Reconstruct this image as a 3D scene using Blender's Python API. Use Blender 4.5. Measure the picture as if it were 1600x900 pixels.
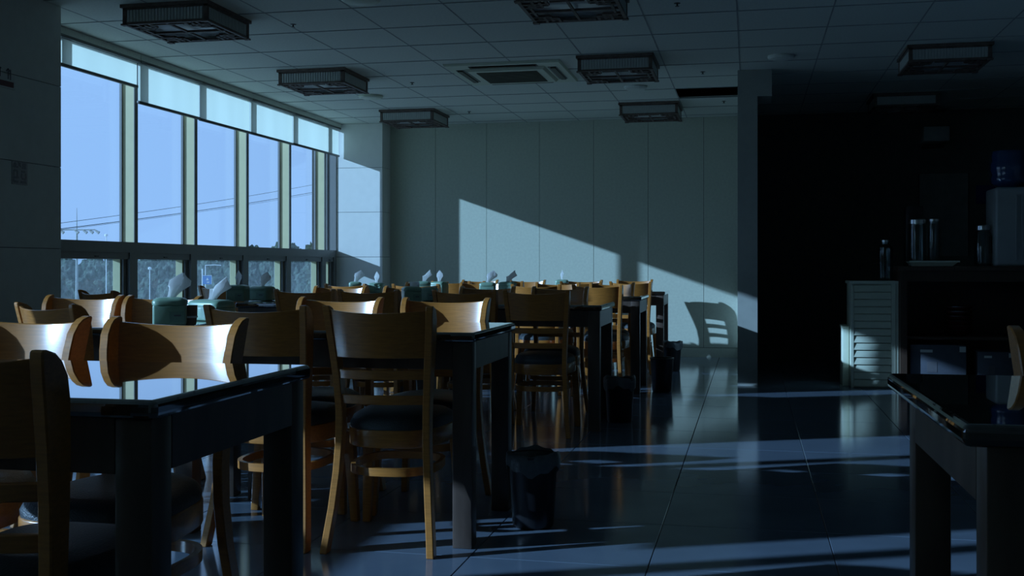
import bpy, bmesh, math, random
from mathutils import Vector, Matrix, noise

scene = bpy.context.scene
for o in list(bpy.data.objects):
    bpy.data.objects.remove(o)
COL = scene.collection
PI = math.pi

# ------------------------------------------------------------------ camera
EYE = 0.977
YAW = math.radians(12.34)
FPX = 1700.0
cam_data = bpy.data.cameras.new('camera')
cam_data.sensor_width = 36.0
cam_data.lens = 36.0 * FPX / 1600.0
cam_data.shift_y = -33.0 / 1600.0
cam_data.clip_end = 1500
cam = bpy.data.objects.new('camera', cam_data)
cam.location = (0, 0, EYE)
cam.rotation_euler = (PI / 2, 0, YAW)
COL.objects.link(cam)
scene.camera = cam

# ------------------------------------------------------------------ world, sun, exposure
world = bpy.data.worlds.new('sky')
scene.world = world
world.use_nodes = True
wn = world.node_tree.nodes
wn['Background'].inputs[0].default_value = (0.30, 0.545, 1.0, 1)
wn['Background'].inputs[1].default_value = 1.06

sun_data = bpy.data.lights.new('sun', 'SUN')
sun_data.energy = 6.7
sun_data.color = (0.36, 0.62, 1.0)
sun_data.angle = math.radians(0.6)
sun = bpy.data.objects.new('sun', sun_data)
sun.rotation_euler = Vector((1.0, 0.46, -0.353)).to_track_quat('-Z', 'Y').to_euler()
sun.location = (-20, -8, 10)
COL.objects.link(sun)

scene.view_settings.view_transform = 'Standard'
scene.view_settings.look = 'None'
scene.view_settings.exposure = 0.0
scene.view_settings.gamma = 1.0
scene.view_settings.use_curve_mapping = False

# ------------------------------------------------------------------ measuring helpers (real places from the survey of the photograph)
SN, CS = math.sin(YAW), math.cos(YAW)
def ray(u, v):
    a = (u - 800) / FPX; b = (417 - v) / FPX
    return (a * CS - SN, a * SN + CS, b)
def at_x(u, v, X):
    r = ray(u, v); t = X / r[0]; return Vector((X, r[1] * t, EYE + r[2] * t))
def at_y(u, v, Y):
    r = ray(u, v); t = Y / r[1]; return Vector((r[0] * t, Y, EYE + r[2] * t))
def at_d(u, v, d):
    r = ray(u, v); return Vector((r[0] * d, r[1] * d, EYE + r[2] * d))

# ------------------------------------------------------------------ materials
def new_mat(name):
    m = bpy.data.materials.new(name); m.use_nodes = True
    nt = m.node_tree
    return m, nt, nt.nodes['Principled BSDF']
def mat(name, col, rough=0.5, metal=0.0, spec=0.5, coat=0.0, var=0.12, scale=12.0, stretch=None, bump=0.0, bscale=60.0, ior=1.5, coat_rough=0.03, coat_ior=1.5):
    m, nt, p = new_mat(name)
    N, L = nt.nodes, nt.links
    tc = N.new('ShaderNodeTexCoord')
    mp = N.new('ShaderNodeMapping')
    L.new(tc.outputs['Object'], mp.inputs[0])
    if stretch: mp.inputs['Scale'].default_value = stretch
    nz = N.new('ShaderNodeTexNoise'); nz.inputs['Scale'].default_value = scale
    nz.inputs['Detail'].default_value = 5
    L.new(mp.outputs[0], nz.inputs['Vector'])
    cr = N.new('ShaderNodeValToRGB')
    a = [max(0, c * (1 - var)) for c in col]; b = [min(1, c * (1 + var)) for c in col]
    cr.color_ramp.elements[0].color = (*a, 1); cr.color_ramp.elements[1].color = (*b, 1)
    cr.color_ramp.elements[0].position = 0.3; cr.color_ramp.elements[1].position = 0.7
    L.new(nz.outputs['Fac'], cr.inputs[0]); L.new(cr.outputs[0], p.inputs['Base Color'])
    p.inputs['Roughness'].default_value = rough
    p.inputs['Metallic'].default_value = metal
    p.inputs['Specular IOR Level'].default_value = spec
    p.inputs['IOR'].default_value = ior
    p.inputs['Coat Weight'].default_value = coat
    p.inputs['Coat Roughness'].default_value = coat_rough
    p.inputs['Coat IOR'].default_value = coat_ior
    if bump:
        n2 = N.new('ShaderNodeTexNoise'); n2.inputs['Scale'].default_value = bscale; n2.inputs['Detail'].default_value = 4
        L.new(tc.outputs['Object'], n2.inputs['Vector'])
        bp = N.new('ShaderNodeBump'); bp.inputs['Strength'].default_value = bump; bp.inputs['Distance'].default_value = 0.01
        L.new(n2.outputs['Fac'], bp.inputs['Height']); L.new(bp.outputs[0], p.inputs['Normal'])
    return m
def glass_mat(name, tint=(0.97, 0.985, 0.98), gloss=0.06, dust=0.0, dustcol=(0.7, 0.75, 0.75)):
    m = bpy.data.materials.new(name); m.use_nodes = True
    nt = m.node_tree; N, L = nt.nodes, nt.links
    N.remove(N['Principled BSDF']); out = N['Material Output']
    tr = N.new('ShaderNodeBsdfTransparent'); tr.inputs[0].default_value = (*tint, 1)
    gl = N.new('ShaderNodeBsdfGlossy'); gl.inputs['Roughness'].default_value = 0.02
    lw = N.new('ShaderNodeLayerWeight'); lw.inputs[0].default_value = 0.5
    pw = N.new('ShaderNodeMath'); pw.operation = 'POWER'; pw.inputs[1].default_value = 5.0
    L.new(lw.outputs['Facing'], pw.inputs[0])
    mu = N.new('ShaderNodeMath'); mu.operation = 'MULTIPLY_ADD'; mu.inputs[1].default_value = 0.5; mu.inputs[2].default_value = gloss / 2
    L.new(pw.outputs[0], mu.inputs[0]); mu.use_clamp = True
    mx = N.new('ShaderNodeMixShader'); L.new(mu.outputs[0], mx.inputs[0])
    L.new(tr.outputs[0], mx.inputs[1]); L.new(gl.outputs[0], mx.inputs[2])
    last = mx
    if dust:
        df = N.new('ShaderNodeBsdfDiffuse'); df.inputs[0].default_value = (*dustcol, 1)
        tl = N.new('ShaderNodeBsdfTranslucent'); tl.inputs[0].default_value = (*dustcol, 1)
        m2 = N.new('ShaderNodeMixShader'); m2.inputs[0].default_value = 0.6
        L.new(df.outputs[0], m2.inputs[1]); L.new(tl.outputs[0], m2.inputs[2])
        nz = N.new('ShaderNodeTexNoise'); nz.inputs['Scale'].default_value = 25; nz.inputs['Detail'].default_value = 6
        tc = N.new('ShaderNodeTexCoord'); L.new(tc.outputs['Object'], nz.inputs['Vector'])
        m4 = N.new('ShaderNodeMath'); m4.operation = 'MULTIPLY'; m4.inputs[1].default_value = dust * 2
        L.new(nz.outputs['Fac'], m4.inputs[0])
        m3 = N.new('ShaderNodeMixShader'); L.new(m4.outputs[0], m3.inputs[0])
        L.new(last.outputs[0], m3.inputs[1]); L.new(m2.outputs[0], m3.inputs[2]); last = m3
    L.new(last.outputs[0], out.inputs[0])
    return m
def cloth_light_mat(name, col, trans):
    m = bpy.data.materials.new(name); m.use_nodes = True
    nt = m.node_tree; N, L = nt.nodes, nt.links
    N.remove(N['Principled BSDF']); out = N['Material Output']
    df = N.new('ShaderNodeBsdfDiffuse'); tl = N.new('ShaderNodeBsdfTranslucent')
    tc = N.new('ShaderNodeTexCoord'); wv = N.new('ShaderNodeTexWave'); wv.inputs['Scale'].default_value = 60
    L.new(tc.outputs['Object'], wv.inputs['Vector'])
    cr = N.new('ShaderNodeValToRGB')
    cr.color_ramp.elements[0].color = (*[c * 0.96 for c in col], 1); cr.color_ramp.elements[1].color = (*col, 1)
    L.new(wv.outputs['Fac'], cr.inputs[0])
    L.new(cr.outputs[0], df.inputs[0]); L.new(cr.outputs[0], tl.inputs[0])
    mx = N.new('ShaderNodeMixShader'); mx.inputs[0].default_value = trans
    L.new(df.outputs[0], mx.inputs[1]); L.new(tl.outputs[0], mx.inputs[2]); L.new(mx.outputs[0], out.inputs[0])
    return m

M = {}
M['wall'] = mat('grey_wallpaper', (0.55, 0.585, 0.47), 0.85, var=0.05, scale=40, bump=0.12, bscale=120)
M['pier'] = mat('white_wall_panel', (0.80, 0.80, 0.74), 0.5, var=0.02)
M['joint'] = mat('dark_joint', (0.05, 0.05, 0.05), 0.9)
M['ceil'] = mat('ceiling_board', (0.72, 0.75, 0.66), 0.9, var=0.05, scale=60, bump=0.25, bscale=150)
M['jointstrip'] = mat('ceiling_joint_strip', (0.36, 0.38, 0.35), 0.8)
M['plenum'] = mat('plenum_concrete', (0.03, 0.03, 0.03), 0.95)
M['duct'] = mat('galvanised_duct', (0.12, 0.12, 0.12), 0.5, metal=0.6)
M['floor'] = mat('polished_floor_tile', (0.135, 0.175, 0.225), 0.12, spec=0.5, var=0.10, scale=3, bump=0.0)
M['grout'] = mat('floor_grout', (0.02, 0.02, 0.02), 0.9)
M['kwall'] = mat('shade_darkened_kitchen_wall', (0.10, 0.105, 0.09), 0.7)  # same wall, with the unlit kitchen's shade put into its colour
M['rearwall'] = mat('rear_wall_paint', (0.75, 0.76, 0.72), 0.8, var=0.03)  # unseen walls, kept pale to bounce light into the room
M['pillar'] = mat('partition_paint', (0.36, 0.37, 0.33), 0.7, var=0.05)
M['mull'] = mat('cream_mullion', (0.66, 0.60, 0.34), 0.5, var=0.03)
M['frame'] = mat('grey_window_frame', (0.21, 0.21, 0.195), 0.45, var=0.04)
M['glass'] = glass_mat('clear_window_glass')
M['dusthazeglass'] = glass_mat('dusty_hazed_window_glass', (0.85, 0.9, 0.9), 0.05, 0.075)  # dust film that also stands in for haze over the trees beyond
M['blind'] = cloth_light_mat('roller_blind_fabric', (0.86, 0.88, 0.80), 0.80)
M['bar'] = mat('blind_bar', (0.10, 0.10, 0.09), 0.4)
M['wood'] = mat('chair_wood', (0.44, 0.165, 0.028), 0.5, spec=0.3, var=0.16, scale=9, stretch=(1.5, 8, 18), coat=1.0, coat_rough=0.22, coat_ior=1.5)
M['leather'] = mat('black_leather', (0.035, 0.045, 0.05), 0.42, var=0.15, bump=0.35, bscale=220)
M['table'] = mat('table_glass_top', (0.02, 0.014, 0.009), 0.03, spec=0.9, var=0.4, scale=4, stretch=(1, 12, 1), coat=1.0, coat_rough=0.0, ior=1.75)
M['twood'] = mat('table_dark_wood', (0.10, 0.068, 0.052), 0.35, var=0.3, scale=6, stretch=(3, 3, 0.6))
M['lwood'] = mat('lantern_wood', (0.14, 0.10, 0.08), 0.6, var=0.3, scale=30)
M['paper'] = mat('lantern_paper', (0.50, 0.52, 0.48), 0.8, var=0.15, scale=60, stretch=(6, 6, 0.4))
M['acrylic'] = mat('lantern_acrylic', (0.62, 0.64, 0.62), 0.35, var=0.03)
M['acbody'] = mat('aircon_plastic', (0.62, 0.66, 0.50), 0.45, var=0.02)
M['acgrille'] = mat('aircon_grille', (0.10, 0.095, 0.06), 0.6)
M['black'] = mat('black_plastic', (0.012, 0.012, 0.014), 0.35)
M['bag'] = mat('bin_bag', (0.10, 0.115, 0.12), 0.3, var=0.2, bump=0.6, bscale=35)
M['teal'] = mat('green_tissue_box', (0.23, 0.36, 0.26), 0.35, var=0.04)
M['teallabel'] = mat('box_label', (0.17, 0.27, 0.21), 0.5)
M['tissue'] = cloth_light_mat('white_tissue', (0.97, 0.97, 0.96), 0.6)
M['cup'] = mat('brown_cup', (0.22, 0.15, 0.10), 0.5)
M['white'] = mat('white_laminate', (0.62, 0.66, 0.52), 0.5, var=0.04)
M['counter'] = mat('counter_dark_wood', (0.05, 0.028, 0.018), 0.45, var=0.2, scale=5, stretch=(8, 8, 1))
M['cooler'] = mat('cooler_plastic', (0.33, 0.35, 0.34), 0.35, var=0.03)
M['bottle'] = mat('blue_bottle', (0.015, 0.05, 0.14), 0.12, spec=0.7)
M['jar'] = glass_mat('jar_glass', (0.80, 0.85, 0.85), 0.10)
M['steel'] = mat('steel', (0.5, 0.5, 0.5), 0.25, metal=1)
M['card'] = mat('grey_carton', (0.07, 0.08, 0.10), 0.7)
M['bowl'] = mat('dark_red_bowl', (0.07, 0.02, 0.02), 0.2)
M['sign'] = mat('sign_board', (0.55, 0.56, 0.52), 0.6, var=0.03)
M['signfaint'] = mat('sign_faint', (0.40, 0.385, 0.37), 0.6, var=0.03)
M['signred'] = mat('sign_red', (0.14, 0.05, 0.05), 0.6)
M['inkfaint'] = mat('faint_ink', (0.27, 0.26, 0.26), 0.7)
M['ink'] = mat('sign_ink', (0.10, 0.10, 0.11), 0.7)
M['blue'] = mat('blue_sign', (0.05, 0.22, 0.55), 0.5)
M['whitepaint'] = mat('white_paint', (0.8, 0.8, 0.78), 0.5)
M['pole'] = mat('grey_pole', (0.35, 0.36, 0.33), 0.5)
M['leaf'] = mat('tree_foliage', (0.06, 0.085, 0.06), 0.95, var=0.6, scale=2.5)
M['bark'] = mat('tree_bark', (0.12, 0.10, 0.08), 0.9)
M['ground'] = mat('dry_field', (0.40, 0.40, 0.36), 0.95, var=0.2, scale=0.1)
M['asphalt'] = mat('asphalt', (0.12, 0.12, 0.12), 0.9)
M['wire'] = mat('wire', (0.05, 0.06, 0.06), 0.6)
M['board'] = mat('dim_board', (0.18, 0.19, 0.18), 0.6)
M['speakergrey'] = mat('speaker_grey', (0.34, 0.36, 0.34), 0.6)

# ------------------------------------------------------------------ mesh helpers
class MB:
    def __init__(s): s.v = []; s.f = []
    def box(s, x0, x1, y0, y1, z0, z1):
        n = len(s.v)
        s.v += [(x0, y0, z0), (x1, y0, z0), (x1, y1, z0), (x0, y1, z0), (x0, y0, z1), (x1, y0, z1), (x1, y1, z1), (x0, y1, z1)]
        s.f += [tuple(n + i for i in q) for q in ((3, 2, 1, 0), (4, 5, 6, 7), (0, 1, 5, 4), (1, 2, 6, 5), (2, 3, 7, 6), (3, 0, 4, 7))]
        return s
    def loft(s, rings, cap=True, close=False):
        n = len(s.v); k = len(rings[0])
        for r in rings: s.v += [tuple(p) for p in r]
        m = len(rings)
        for i in range(m if close else m - 1):
            j = (i + 1) % m
            for a in range(k):
                b = (a + 1) % k
                s.f.append((n + i * k + a, n + i * k + b, n + j * k + b, n + j * k + a))
        if cap and not close:
            s.f.append(tuple(n + a for a in reversed(range(k))))
            s.f.append(tuple(n + (m - 1) * k + a for a in range(k)))
        return s
    def lathe(s, prof, seg=20, c=(0, 0), cap=True):
        return s.loft([[(c[0] + r * math.cos(2 * PI * a / seg), c[1] + r * math.sin(2 * PI * a / seg), z) for a in range(seg)] for r, z in prof], cap)
    def tube(s, pts, r, seg=8):
        rings = []
        pts = [Vector(p) for p in pts]
        for i, p in enumerate(pts):
            d = (pts[min(i + 1, len(pts) - 1)] - pts[max(i - 1, 0)]).normalized()
            up = Vector((0, 0, 1)) if abs(d.z) < 0.9 else Vector((1, 0, 0))
            a = d.cross(up).normalized(); b = a.cross(d)
            rr = r[i] if isinstance(r, (list, tuple)) else r
            rings.append([p + a * (rr * math.cos(2 * PI * k / seg)) + b * (rr * math.sin(2 * PI * k / seg)) for k in range(seg)])
        return s.loft(rings)
    def mesh(s, name, bevel=0.0, seg=2, smooth=35):
        me = bpy.data.meshes.new(name)
        me.from_pydata(s.v, [], s.f)
        bm = bmesh.new(); bm.from_mesh(me)
        bmesh.ops.recalc_face_normals(bm, faces=bm.faces)
        if bevel:
            ed = [e for e in bm.edges if len(e.link_faces) == 2 and e.calc_face_angle() > 0.6]
            bmesh.ops.bevel(bm, geom=ed, offset=bevel, segments=seg, affect='EDGES', profile=0.5)
        bm.to_mesh(me); bm.free()
        if smooth:
            me.polygons.foreach_set('use_smooth', [True] * len(me.polygons))
            me.set_sharp_from_angle(angle=math.radians(smooth))
        return me
    def obj(s, name, m, parent=None, loc=(0, 0, 0), **kw):
        return mobj(name, s.mesh(name, **kw), m, parent, loc)
def mobj(name, me, m=None, parent=None, loc=(0, 0, 0)):
    if m and not me.materials: me.materials.append(M[m])
    o = bpy.data.objects.new(name, me); COL.objects.link(o)
    o.location = loc
    if parent: o.parent = parent
    return o
def tag(o, label, cat, group=None):
    o['label'] = label; o['category'] = cat
    if group: o['group'] = group
    return o
def struct(o, label=None):
    o['kind'] = 'structure'
    if label: o['label'] = label
    return o
def empty(name, loc=(0, 0, 0), rz=0.0):
    e = bpy.data.objects.new(name, None); COL.objects.link(e)
    e.location = loc; e.rotation_euler = (0, 0, rz); e.empty_display_size = 0.1
    return e
def copy_tree(o, parent=None):
    c = o.copy(); COL.objects.link(c); c.parent = parent
    for ch in list(o.children): copy_tree(ch, c)
    return c
def slab(name, m, dims, label, parent=None, **kw):
    o = MB().box(*dims).obj(name, m, parent, smooth=0, **kw)
    if parent is None: struct(o, label)
    return o

# ================================================================== THE SETTING
ZC = 2.6; W = 11.95; XW = -4.68; XR = 5.0; YB = -4.0; ROOF = 3.0

# ---- floor: slab with separate polished tiles
floor = slab('floor', 'grout', (-4.9, XR + .1, YB - .1, W + .2, -0.25, -0.004), 'polished dark grey tiled floor with thin joints')
TP = 0.6
tile_me = MB().box(-TP / 2 + .0015, TP / 2 - .0015, -TP / 2 + .0015, TP / 2 - .0015, -0.012, 0).mesh('floor_tile', bevel=0.0012, seg=1, smooth=0)
tile_me.materials.append(M['floor'])
rest = MB()
ix0 = math.floor((-4.66 - .276) / TP)
for i in range(ix0, 9):
    for j in range(-7, 21):
        cx = .276 + (i + .5) * TP; cy = j * TP + .25
        if cx > XR - .1 or cy > W + .1 or cx < -4.9: continue
        zc = cy * CS - cx * SN; u = 800 + FPX * (cx * CS + cy * SN) / max(zc, .1)
        if zc > 2.9 and -250 < u < 1850 and cy - TP / 2 < W:
            mobj('floor_tile', tile_me, None, floor, (cx, cy, 0))
        else:
            rest.box(cx - TP / 2 + .0015, cx + TP / 2 - .0015, cy - TP / 2 + .0015, cy + TP / 2 - .0015, -0.012, 0)
r = rest.obj('floor_tile', 'floor', floor, smooth=0); r['kind'] = 'stuff'

# ---- ceiling: dark slab above, separate boards below
ceiling = slab('ceiling', 'plenum', (-4.9, XR + .1, YB - .1, W + .2, ROOF, ROOF + .2), 'suspended ceiling of square grey boards, one missing')
CP = 0.59
ct_me = MB().box(-CP / 2 + .003, CP / 2 - .003, -CP / 2 + .003, CP / 2 - .003, 0, 0.015).mesh('ceiling_tile', bevel=0.002, seg=1, smooth=0)
ct_me.materials.append(M['ceil'])
rest = MB()
for i in range(-8, 9):
    for j in range(-21, 7):
        cx = -.08 + (i + .5) * CP; cy = 8.22 + (j + .5) * CP
        if cx > XR + .2 or cx < -4.85 or cy > W + .15: continue
        if abs(cx + .375) < .1 and abs(cy - 10.285) < .1: continue          # the missing board
        if -2.4 < cx < -1.5 and 8.3 < cy < 9.3: pass
        zc = cy * CS - cx * SN; u = 800 + FPX * (cx * CS + cy * SN) / max(zc, .1)
        if zc > 5.2 and -300 < u < 1950:
            mobj('ceiling_tile', ct_me, None, ceiling, (cx, cy, ZC))
        else:
            rest.box(cx - CP / 2 + .003, cx + CP / 2 - .003, cy - CP / 2 + .003, cy + CP / 2 - .003, ZC, ZC + .015)
r = rest.obj('ceiling_tile', 'ceil', ceiling, smooth=0); r['kind'] = 'stuff'
for j in range(-6, 7):  # raised dark strips standing in for the shaded joints between boards
    y = 8.22 + j * CP
    for x0, x1 in ((-4.78, -.1), (-.1, XR)) if y > 9.17 else ((-4.78, XR),):
        if y < W: MB().box(x0, x1, y - .004, y + .004, ZC - .004, ZC + .004).obj('joint_strip', 'jointstrip', ceiling, smooth=0)
for i in range(-7, 9):
    x = -.08 + i * CP
    MB().box(x - .005, x + .005, 4.6, W, ZC - .0015, ZC + .004).obj('joint_strip', 'jointstrip', ceiling, smooth=0)
mb = MB().box(-.9, .3, 10.2, 10.24, 2.66, 2.70).box(-.42, -.38, 9.6, 11, 2.72, 2.76)
mb.obj('ceiling_hanger', 'duct', ceiling, smooth=0)

# ---- far wall with vertical panels
wall_far = slab('wall_far', 'joint', (-4.9, -.05, W + .012, W + .3, -.1, ROOF), 'pale grey far wall of tall vertical panels')
PX = [-4.66, -4.06, -3.51, -2.91, -2.30, -1.69, -1.09, -.49, -.05]
for a, b in zip(PX[:-1], PX[1:]):
    MB().box(a + .002, b - .002, W, W + .02, .105, ZC).obj('wall_panel', 'wall', wall_far, smooth=0)
bb = struct(MB().box(-4.66, -.05, W - .002, W + .02, 0, .10).obj('baseboard_far', 'wall', smooth=0), 'low grey skirting along the far wall')

# ---- corner pier at the far end of the windows and wall pier nearer the camera
COURSES = [0.0, .59, 1.09, 1.597, 2.10, ZC]
wall_pier = slab('wall_corner_pier', 'joint', (-4.9, -4.062, 11.682, W + .01, -.1, ROOF), 'white panelled corner pier at the end of the windows, sunlit')
for a, b in zip(COURSES[:-1], COURSES[1:]):
    MB().box(-4.72, -4.05, 11.67, 11.69, a + .002, b - .002).obj('wall_panel', 'pier', wall_pier, smooth=0)
    MB().box(-4.066, -4.05, 11.691, W, a + .002, b - .002).obj('wall_panel', 'pier', wall_pier, smooth=0)
wall_left = slab('wall_left', 'joint', (-4.9, -4.212, 4.3, 6.03, -.1, ROOF), 'dark panelled wall pier left of the windows')
M['leftpanel'] = mat('left_wall_panel', (0.60, 0.62, 0.56), 0.6, var=0.04)
for a, b in zip(COURSES[:-1], COURSES[1:]):
    MB().box(-4.215, -4.20, 4.3, 6.03, a + .002, b - .002).obj('wall_panel', 'leftpanel', wall_left, smooth=0)
slab('wall_left_rear', 'rearwall', (-4.9, -4.2, YB, -1.26, -.1, ROOF), 'wall beside the camera left of the windows')
slab('wall_right', 'kwall', (XR, XR + .2, 8.2, W, -.1, ROOF), 'shade-darkened side wall beyond the counter')
slab('wall_right_near', 'rearwall', (XR, XR + .2, YB, 8.2, -.1, ROOF), 'pale side wall right of the camera')
slab('wall_rear', 'rearwall', (-4.9, XR + .2, YB - .2, YB, -.1, ROOF), 'rear wall behind the camera')
slab('wall_kitchen', 'kwall', (-.05, XR + .2, W, W + .3, -.1, ROOF), 'shade-darkened back wall of the kitchen area')
slab('wall_partition', 'pillar', (-.10, .06, 9.17, W, 0, ROOF), 'narrow grey partition wall end beside the dark opening')
slab('trim_1', 'pillar', (.06, .175, 9.17, 9.6, 2.38, ROOF), 'short beam end at the top of the partition')

# ---- window wall: sill walls, head, mullions, panes
def window_bank(ys, first_n, far):
    slab('wall_sill_far' if far else 'wall_sill_near', 'pier', (-4.9, -4.62, ys[0], ys[-1], -.1, .45), 'low wall under the windows')
    slab('wall_head_far' if far else 'wall_head_near', 'pier', (-4.78, -4.66, ys[0], ys[-1], 2.59, ROOF), 'strip of wall over the windows')
    n = first_n
    for a, b in zip(ys[:-1], ys[1:]):
        w = struct(empty('window_%d' % n, (XW, a, .45)), 'tall fixed window pane above a small sliding sash')
        w['label'] = 'tall window bay over a dusty sliding sash, %s from the %s' % (['first', 'second', 'third', 'fourth', 'fifth', 'sixth', 'seventh', 'eighth'][n - first_n], 'dark wall pier' if far else 'rear wall, out of view')
        n += 1
        def pt(name, m, x0, x1, y0, y1, z0, z1, par=None, bevel=0.0):
            mb = MB().box(x0 - XW, x1 - XW, y0 - a, y1 - a, z0 - .45, z1 - .45)
            o = mb.obj(name, m, par or w, smooth=0, bevel=bevel)
            return o
        wd = .045
        pt('mullion', 'frame' if b == ys[-1] else 'mull', -4.70, -4.604, b, b + wd, 1.165, 2.59)
        pt('mullion_cap', 'frame', -4.604, -4.598, b - .001, b + wd + .001, 1.165, 2.59)
        pt('mullion_edge', 'frame', -4.72, -4.70, b - .012, b + wd + .012, 1.165, 2.59)
        pt('upper_pane', 'glass', -4.712, -4.706, a + wd, b, 1.165, 2.59)
        pt('transom', 'frame', -4.74, -4.60, a + (wd if a != ys[0] else 0), b + wd, 1.085, 1.165)
        pt('sash_track', 'frame', -4.735, -4.61, a + wd, b, 1.035, 1.085)
        pt('lower_post', 'frame', -4.74, -4.60, b - .06, b + wd, .45, 1.085)
        pt('lower_pane', 'dusthazeglass', -4.712, -4.706, a + wd + .03, b - .10, .50, 1.035)
        pt('sash_stile', 'mull', -4.71, -4.65, b - .115, b - .10, .50, 1.035)
        pt('sash_stile', 'frame', -4.70, -4.63, b - .10, b - .06, .50, 1.035)
        pt('sash_stile', 'frame', -4.72, -4.66, a + wd, a + wd + .03, .50, 1.035)
        pt('sash_rail', 'frame', -4.72, -4.64, a + wd, b - .06, .45, .50)
        pt('latch', 'black', -4.61, -4.60, (a + b) / 2 - .02, (a + b) / 2 + .02, 1.05, 1.058)
    return n
FAR = [6.03, 6.545, 7.512, 8.435, 9.407, 10.376, 11.318, 11.66]
NEAR = [-1.26, -.33, .60, 1.51, 2.44, 3.36, 4.26]  # unseen bank inferred from floor sun; rear two bays added for soft fill
n_next = window_bank(FAR, 1, True)
window_bank(NEAR, n_next, False)

# ---- roller blinds
def blind(y0, y1, zb, label):
    b = tag(empty('roller_blind', (-4.56, y0, 2.53)), label, 'blind', 'roller blinds over the windows')
    mb = MB()
    N = 10
    h = 2.53 - zb
    def sheet(x):
        return [[(x + .002 * math.sin(q * 1.1), (y1 - y0) * q / N, -h * t) for t in (0, .5, 1)] for q in range(N + 1)]
    A = sheet(0); Bk = sheet(-.0012)
    rings = [[A[q][0], A[q][1], A[q][2], Bk[q][2], Bk[q][1], Bk[q][0]] for q in range(N + 1)]
    mb.loft(rings); mb.obj('blind_fabric', 'blind', b)
    MB().box(-.012, .012, 0, y1 - y0, -h - .022, -h).obj('bottom_bar', 'bar', b, bevel=.004, smooth=30)
    MB().box(-.03, .03, 0, y1 - y0, .0, .022).obj('head_rail', 'bar', b, bevel=.004, smooth=30)
    MB().box(-.028, .028, 0, y1 - y0, .022, .068).obj('valance', 'ceil', b, smooth=0)
BL = [(6.05, 7.485, 2.36, 'short translucent roller blind next to the dark pier, leftmost of five'),
      (7.50, 8.45, 2.245, 'pale roller blind second from the dark pier, hanging lower than the first'),
      (8.4525, 9.40, 2.24, 'pale roller blind in the middle of the row of five'),
      (9.4025, 10.375, 2.24, 'pale roller blind fourth from the dark pier'),
      (10.3775, 11.645, 2.245, 'pale roller blind beside the white corner pier')]
for q in BL: blind(*q)
blind(1.84, 2.48, 1.5, 'unseen half lowered roller blind added beside the camera to block sun')  # blind out of view, added to keep sun off the centre chair
for y0, y1, lab in ((-.345, .66, 'unseen lowered roller blind added as soft fill abreast of the camera'), (-1.27, -.3475, 'unseen lowered roller blind added as soft fill just behind the camera')):  # blinds out of view, added so their glow gives soft fill
    blind(y0, y1, .52, lab)

# ================================================================== EXTERIOR
G = -4.5
struct(MB().box(-420, -5.5, -200, 420, G - .5, G).obj('ground', 'ground', smooth=0), 'flat field outside the windows')
struct(MB().box(-75, -52, -200, 420, G, G + .04).obj('road', 'asphalt', smooth=0), 'road crossing the field outside')
random.seed(4)
def crown_mesh(seed, w, h):
    bm = bmesh.new(); bmesh.ops.create_icosphere(bm, subdivisions=4, radius=1.0)
    for v in bm.verts:
        p = v.co.copy()
        d = 1 + .30 * noise.noise(p * 1.7 + Vector((seed * 7, 0, 0))) + .22 * noise.noise(p * 4.5 + Vector((0, seed * 5, 0))) + .12 * noise.noise(p * 11)
        taper = 1 - .28 * max(0, p.z)
        v.co = Vector((p.x * d * w * taper, p.y * d * w * taper, (p.z * d + 1) * h / 2))
    me = bpy.data.meshes.new('crown'); bm.to_mesh(me); bm.free()
    me.materials.append(M['leaf']); return me
crowns = [crown_mesh(s, 2.4, 5.2) for s in range(4)]
trunk_me = MB().tube([(0, 0, 0), (.05, 0, .8), (0, .03, 2.2)], [.22, .17, .12], 8).mesh('trunk'); trunk_me.materials.append(M['bark'])
k = 0
for d, us, top in ((150, range(60, 580, 17), (404, 4)), (118, range(70, 560, 37), (418, 5)), (185, range(340, 600, 26), (392, 4)), (215, range(380, 620, 26), (383, 4)), (92, range(75, 560, 52), (432, 5))):
    for u in us:
        tv = top[0] + random.uniform(-top[1], top[1])
        if d == 185 and u < 370: tv += 12
        p = at_d(u + random.uniform(-8, 8), tv, d + random.uniform(-10, 10))
        base = G
        hh = p.z - base
        sc = hh / 6.4
        t = tag(empty('tree', (p.x, p.y, base), random.uniform(0, 6)), 'hazy dark tree in the woods seen beyond the window panes', 'tree', 'trees of the far wood')
        t.scale = (max(sc * .85, .7), max(sc * .85, .7), sc)
        c = mobj('crown', crowns[k % 4], None, t, (0, 0, 1.2)); k += 1
        mobj('trunk', trunk_me, None, t)

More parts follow.
